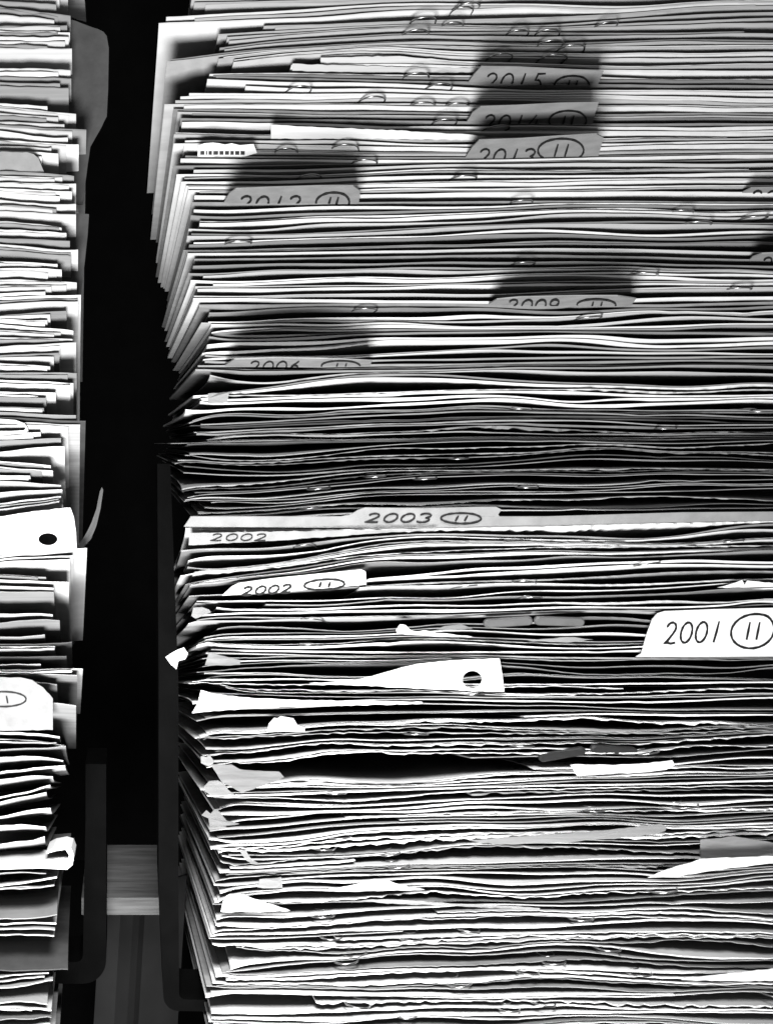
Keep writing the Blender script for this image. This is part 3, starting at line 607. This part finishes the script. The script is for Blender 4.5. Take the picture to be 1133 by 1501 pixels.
clip_me = bpy.data.meshes.new('paper_clip'); clip_me.from_pydata([tuple(v) for v in cv], [], cf)
clip_me.polygons.foreach_set('use_smooth', [True] * len(clip_me.polygons)); clip_me.materials.append(M['wire'])
used = {}
info = []
for (px, py) in CL:
    best = min(sheets, key=lambda s: abs(np.interp(px, XS, s['y']) - py) + (500 if px < s['x0'] else 0))
    o = bpy.data.objects.new('paper_clip', clip_me); C.objects.link(o)
    yv = 1000 if best['s'] else 650
    out = R.uniform(0.0028, 0.0046) if py < 500 else R.uniform(0.0015, 0.0035)
    y = np.interp(px, XS, best['y']); slope = (np.interp(px + 25, XS, best['y']) - np.interp(px - 25, XS, best['y'])) / 50
    v = P(px, y, best['f']); v.y -= out; v.z += best['s'] * out - best['th'] * 0.5
    o.location = v; o.rotation_euler = (math.atan(-best['s']), math.atan(slope), R.uniform(-0.45, 0.45)); o.scale = (R.choice([1, 1.1, 0.92]),) * 3
    nm = min(LMK, key=lambda l: math.hypot(l[1] - px, (l[2] - py) * 1.3))
    dx, dy = px - nm[1], py - nm[2]
    rel = ('right of' if dx > 0 else 'left of') if abs(dx) > abs(dy) * 1.4 else ('below' if dy > 0 else 'above')
    used.setdefault((nm[0], rel), []).append((math.hypot(dx, dy), o))
for (a, rel), l in used.items():
    l.sort(key=lambda t: t[0])
    for k, (_, o) in enumerate(l):
        near = 'nearest' if k == 0 else ORD[k] + ' nearest'
        tag(o, f'silver wire paper clip {rel} the {a}' + (f', {near} to it' if len(l) > 1 else ''), 'paper clip', 'paper clips along the sheet edges')

# ------------------------------------------------------------------ LEFT STACK (seen from below: front edges raised)
XL = np.arange(-90, 200, 10.0)
LG = [(-60, -62, 110), (-40, -42, 95), (-18, -18, 100), (2, 6, 83), (10, 22, 104, 'card'), (22, 29, 80), (38, 37, 99), (46, 46, 103), (54, 54, 101), (61, 61, 96), (66, 66, 70), (71, 70, 106), (100, 101, 104), (106, 105, 86), (113, 113, 105, 'grey'),
      (151, 158, 70), (156, 165, 112), (166, 172, 86), (178, 182, 95), (183, 188, 127, 'card'), (192, 203, 100), (205, 211, 116), (214, 217, 76), (221, 224, 86), (250, 255, 109, 'card'), (257, 261, 92), (267, 269, 112), (275, 281, 106, 'bright'),
      (293, 300, 112), (300, 306, 83), (309, 314, 112), (324, 331, 91), (336, 341, 98), (349, 352, 103, 'grey'), (358, 366, 115), (382, 388, 85), (393, 394, 91), (410, 412, 113), (419, 418, 98), (430, 425, 67), (436, 433, 119), (462, 456, 98), (467, 472, 70), (475, 483, 108),
      (484, 488, 90), (494, 496, 107), (507, 503, 112), (521, 517, 87), (532, 538, 74), (546, 546, 113, 'grey'), (556, 561, 108, 'bright'), (574, 576, 82), (596, 599, 65), (604, 608, 112), (611, 616, 126, 'dark'), (618, 622, 118), (636, 633, 60), (646, 642, 90, 'grey'), (663, 652, 95, 'bright'),
      (676, 682, 75), (684, 691, 78), (697, 697, 45), (705, 710, 90), (722, 716, 92), (738, 726, 90), (760, 750, 52, 'dark'), (815, 806, 128, 'bright'), (842, 845, 68), (850, 853, 101, 'bright'), (900, 897, 78), (912, 906, 88, 'grey'), (934, 934, 66, 'grey'), (944, 943, 106, 'dark'), (963, 962, 98, 'dark'),  # sheet behind the punched hole is coloured dark in place of the hole's shade
      (974, 972, 60), (982, 980, 122), (998, 1000, 84), (1031, 1030, 112), (1073, 1076, 88), (1083, 1087, 95), (1098, 1095, 97), (1110, 1108, 93), (1132, 1122, 96), (1142, 1132, 78), (1168, 1150, 74, 'bright'), (1196, 1178, 75, 'bright'), (1210, 1204, 68), (1236, 1229, 66), (1268, 1258, 100, 'bright'),
      (1280, 1274, 68), (1297, 1286, 84), (1304, 1297, 80), (1346, 1344, 84, 'grey'), (1354, 1350, 83, 'bright'), (1362, 1358, 81), (1370, 1368, 80), (1422, 1421, 100, 'dark'), (1430, 1424, 72), (1438, 1430, 66), (1448, 1438, 78), (1470, 1464, 70), (1478, 1480, 76), (1494, 1490, 76), (1506, 1502, 74), (1540, 1538, 80), (1570, 1568, 84)]
LY = 1150.0; SLL = (LY - 650) * K / D; SKEW = (112 - CX) * K / D
lsh = []; lthin = []; prev = None
lrows = []
for r in LG:
    y = np.interp(XL, [-90, 0, 90, 200], [r[0] + (r[0] - r[1]) * 0.8, r[0], r[1], r[1] + (r[1] - r[0]) * 0.6]) + wave(XL, 0.8, 150)
    if prev is not None: y = np.maximum(y, prev + 1.8)
    prev = y; lrows.append((y, r))
extra = []
for i, (y, r) in enumerate(lrows):
    extra.append((y, r))
    if i + 1 < len(lrows):
        gp = lrows[i + 1][0] - y
        if gp.mean() > 7.5 and R.random() < (0.8 if y.mean() < 740 else 0.35):
            up_ = y.mean() < 1290
            for t in ([0.2, 0.36] if gp.mean() > 15 and R.random() < 0.6 else [0.26]):
                t = t if up_ else 1 - t
                extra.append((y + gp * t * R.uniform(0.9, 1.1) + wave(XL, 0.4, 120), (0, 0, r[2] - R.uniform(2, 26), R.choice(['paper', 'bright', 'grey']), 'fill')))
lrows = extra
f = 0.0; fp = 0.0
for i, (y, r) in enumerate(lrows):
    nxt = lrows[i + 1][0] if i + 1 < len(lrows) else y + 8
    prv = lrows[i - 1][0] if i else y - 8
    kind = r[3] if len(r) > 3 else R.choice(['paper', 'paper', 'bright', 'grey'])
    up = y.mean() < LY + 150
    x1 = r[2]; xx = np.concatenate([XL[XL < x1 - 4], [x1]])
    yy = np.interp(xx, XL, y); gd = np.interp(xx, XL, nxt - y); gu = np.interp(xx, XL, y - prv)
    view = abs(y.mean() - LY) * K / D + 0.04
    lim = 0.4 * max(0.5, float(min((nxt - y).min(), (y - prv).min()))) * K / view
    f = max(-0.003, min(0.003, fp + max(-lim, min(lim, R.uniform(-0.002, 0.002)))))
    if abs(f - fp) > lim: f = fp
    fp = f
    th = np.minimum({'card': 2.0, 'bright': 2.2, 'paper': 1.5, 'grey': 1.3, 'dark': 1.5}[kind], 0.62 * gd) * K
    cd = (-(0.55 if y.mean() < 740 else 0.8) * np.clip(gd - 5, 0, 60) if up else 0.6 * np.clip(gu - 3, 0, 60)) * K
    dep = np.array([0, 0.0015, 0.005, 0.010, 0.018, 0.03, 0.07, 0.2])
    jag = smooth(NR.uniform(-1, 1, len(xx)), 0.6) * 0.0006
    ux = np.clip((xx - (x1 - 45)) / 45, 0, 1)
    flare = -ux ** 2 * R.choice([0, 0, 3, -3, 6] if y.mean() < 900 else [0, -6, 8, -9, 12]) * np.clip(gu / 12, 0.0, 1) * K
    top = np.zeros((len(xx), len(dep), 3)); bot = top.copy()
    for j, d in enumerate(dep):
        ff = (D + f) / D
        top[:, j, 0] = (xx - CX) * K * ff + SKEW * d
        top[:, j, 1] = f + d + jag * math.exp(-d / 0.004)
        top[:, j, 2] = EYE + (CY - yy) * K * ff - SLL * d + cd * (1 - math.exp(-d / 0.014)) + flare * math.exp(-d / 0.02) * 0.5
        bot[:, j] = top[:, j]; bot[:, j, 2] -= th
    ob = slab('file_folder' if kind in ('card', 'dark') else 'paper_sheet', top, bot, kind)
    if len(r) > 4: lthin.append(ob); continue
    lsh.append(dict(o=ob, y=y, f=f, kind=kind, xs=XL, x0=-90, s=SLL, th=0.0004, up=up))
join(lthin, 'packed_papers', 'thin papers packed between the larger sheets of the left stack')
LEFT_LM = [(-70, None), (45, 'tall dark folder corner'), (150, 'grey sheet above mid-upper stack'), (250, 'rounded pale tab'), (316, 'dark square folder corner'), (440, 'flared white sheet'), (618, 'looped page'), (746, 'sheet with black punched hole'),
           (850, 'wide white sheet below the hole'), (945, 'pair of dark folders'), (1031, 'tab with ringed number'), (1180, 'curled white pages'), (1256, 'thick rolled white page'), (1345, 'grey sheet with ink smudge'), (1422, 'lowest dark folder'), (1500, 'bottom frame edge')]
label_sheets(lsh, LEFT_LM, 'left')

def plate(name, poly, y0, k, m, label, cat, curve=0.0): return scrap(name, poly, hl(poly), y0, k, m, label, cat, curve)
plate('dark_folder', [(50, 10), (90, 22), (120, 34), (152, 46), (157, 52), (160, 70), (159, 130), (157, 170), (146, 192), (133, 215), (128, 250), (122, 300), (60, 300)], 0.014, 0.12, 'dark', 'tall dark folder with clipped corner behind the upper left sheets', 'folder')
plate('dark_folder', [(60, -20), (122, -20), (125, 4), (127, 32), (100, 24), (60, 12)], 0.018, 0.1, 'grey', 'grey folder corner at the very top left', 'folder')
plate('dark_folder', [(85, 312), (110, 313), (131, 314), (129, 345), (123, 400), (116, 460), (85, 460)], 0.012, 0.1, 'dark', 'dark square folder corner at left, below the rounded tab', 'folder')
def lflap(name, poly, m, label, cat='sheet', k=0.25, f0=-0.002, **kw): return scrap(name, poly, hl(poly), f0, k, m, label, cat, **kw)
lflap('punched_sheet', [(-60, 768), (0, 757), (50, 749), (104, 744), (109, 758), (112, 780), (113, 806), (60, 811), (-60, 816)], 'bright', 'white sheet with black punched hole, left stack', hole=(71, 790, 14, 9), f0=-0.001)
lflap('curved_leaf', [(150, 714), (152, 718), (148, 745), (142, 770), (134, 790), (120, 806), (114, 800), (125, 785), (135, 765), (142, 745), (147, 720)], 'dark', 'thin curved leaf edge standing in the gap beside the punched sheet', f0=0.012)
lt = lflap('tabbed_folder', [(-60, 993), (30, 993), (48, 997), (64, 1008), (78, 1024), (78, 1070), (-60, 1072)], 'card', 'left folder with ringed number one on its big tab', 'folder', k=0.3, f0=-0.003, curve=1e-6)
fl = lean([(0, 1072), (1400, 1072)], -0.0033, 0.3)
write([ [(p[0], p[1]) for p in arc(6, 1025, 33, 11, 0, 360, 26)], [(10, 1020), (11, 1025), (12, 1031)] ], lambda a, b: fl(a, b), lt, 1.8)
lflap('folder_tab', [(-60, 222), (40, 223), (50, 226), (57, 232), (66, 254), (-60, 254)], 'card', 'rounded pale folder tab in the upper left stack', 'folder tab', k=0.3)
# thick rolled page
V = []; F = []
path = []
for k in range(13):
    a = math.radians(-90 + 210 * k / 12); path.append((104 + 6 * math.cos(a), 1248 + 14 * -math.sin(a)))
prof = [(-60, 1270), (0, 1267), (60, 1265), (100, 1267), (108, 1260), (110, 1246), (106, 1236), (96, 1233), (80, 1236), (70, 1241), (70, 1244), (84, 1240), (98, 1238), (103, 1246), (101, 1252), (90, 1253), (40, 1254), (0, 1255), (-60, 1256)]
n = len(prof)
for yk in (-0.004, 0.010):
    V += [P(a, b, 0) + Vector((0, yk, -SLL * (yk + 0.004) * 0.5)) for a, b in prof]
F = [tuple(range(n)), tuple(range(2 * n - 1, n - 1, -1))] + [(i, i + n, (i + 1) % n + n, (i + 1) % n) for i in range(n)]
tag(mesh_obj('rolled_page', V, F, 'bright'), 'thick rolled white page end sticking out of the left stack', 'paper roll')
# looped page
prof = [(-40, 613), (0, 614), (25, 616), (38, 621), (43, 628), (40, 633), (20, 634), (-40, 634), (-40, 632), (18, 632), (37, 631), (40, 628), (36, 623), (24, 619), (0, 617), (-40, 616)]
n = len(prof); V = []
for yk in (-0.003, 0.05): V += [P(a, b, 0) + Vector((0, yk, -SLL * (yk + 0.003))) for a, b in prof]
F = [tuple(range(n)), tuple(range(2 * n - 1, n - 1, -1))] + [(i, i + n, (i + 1) % n + n, (i + 1) % n) for i in range(n)]
tag(mesh_obj('looped_page', V, F, 'bright'), 'white page bent into a flat loop in the left stack', 'paper loop')

# ------------------------------------------------------------------ the shelf: back, board, racks, slat, upright
def box(name, a, b, m, parent=None):
    (x0, y0, z0), (x1, y1, z1) = a, b
    V = [(x0, y0, z0), (x1, y0, z0), (x1, y1, z0), (x0, y1, z0), (x0, y0, z1), (x1, y0, z1), (x1, y1, z1), (x0, y1, z1)]
    F = [(0, 3, 2, 1), (4, 5, 6, 7), (0, 1, 5, 4), (1, 2, 6, 5), (2, 3, 7, 6), (3, 0, 4, 7)]
    return mesh_obj(name, V, F, m, parent)
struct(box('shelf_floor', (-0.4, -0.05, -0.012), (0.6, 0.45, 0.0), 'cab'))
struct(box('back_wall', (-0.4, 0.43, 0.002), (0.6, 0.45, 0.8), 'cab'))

def rack(label, outer, inner, y, depth, m='frame'):
    """flat metal strip bent round a corner: outer and inner px outlines, extruded in depth"""
    n = len(outer); V = []
    for yy in (0.0, depth):
        for o, i in zip(outer, inner):
            a = P(o[0], o[1], y) + Vector((0, yy, 0)); b = P(i[0], i[1], y) + Vector((0, yy, 0)); V += [a, b]
    F = []
    h = 2 * n
    for k in range(n - 1):
        a = 2 * k
        F += [(a, a + 1, a + 3, a + 2), (h + a, h + a + 2, h + a + 3, h + a + 1), (a, a + 2, h + a + 2, h + a), (a + 1, h + a + 1, h + a + 3, a + 3)]
    F += [(0, h, h + 1, 1), (h - 2, h - 1, 2 * h - 1, 2 * h - 2)]
    return tag(mesh_obj('file_rack', V, F, m), label, 'rack', 'metal file racks')
ca = [math.radians(k * 10) for k in range(10)]
def corner(cx, cy, r, sx): return [(cx + sx * r * math.cos(a), cy + r * math.sin(a)) for a in ca]
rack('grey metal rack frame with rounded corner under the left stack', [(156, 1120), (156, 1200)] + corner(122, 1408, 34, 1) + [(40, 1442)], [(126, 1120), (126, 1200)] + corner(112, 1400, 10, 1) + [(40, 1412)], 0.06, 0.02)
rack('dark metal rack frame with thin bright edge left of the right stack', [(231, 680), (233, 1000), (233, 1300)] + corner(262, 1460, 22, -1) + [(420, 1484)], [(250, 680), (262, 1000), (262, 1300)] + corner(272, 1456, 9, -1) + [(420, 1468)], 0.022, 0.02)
# wooden slat across the gap
y = 0.075
a = P(120, 1341, y); b = P(262, 1316, y)
ws = box('wooden_slat', (a.x, y, a.z), (b.x, y + 0.052, b.z), 'wood')
tag(ws, 'pale wooden slat lying across the bottom of the black gap', 'slat')
# folded upright below it
pr = [(146, 0.104), (176, 0.106), (194, 0.100), (203, 0.095), (211, 0.100), (270, 0.112)]
V = []
for zz, sk in ((P(0, 1341, 0.075).z - 0.0003, 4), (0.0, -22)):
    for px, yy in pr: V.append(Vector((P(px + sk, 0, yy).x, yy, zz)))
    for px, yy in reversed(pr): V.append(Vector((P(px + sk, 0, yy).x, yy + 0.0015, zz)))
n = len(pr) * 2
F = [tuple(range(n)), tuple(range(2 * n - 1, n - 1, -1))] + [(i, (i + 1) % n, (i + 1) % n + n, i + n) for i in range(n)]
tag(mesh_obj('shelf_upright', V, F, 'post'), 'folded grey metal upright with a ridge below the wooden slat', 'shelf upright')
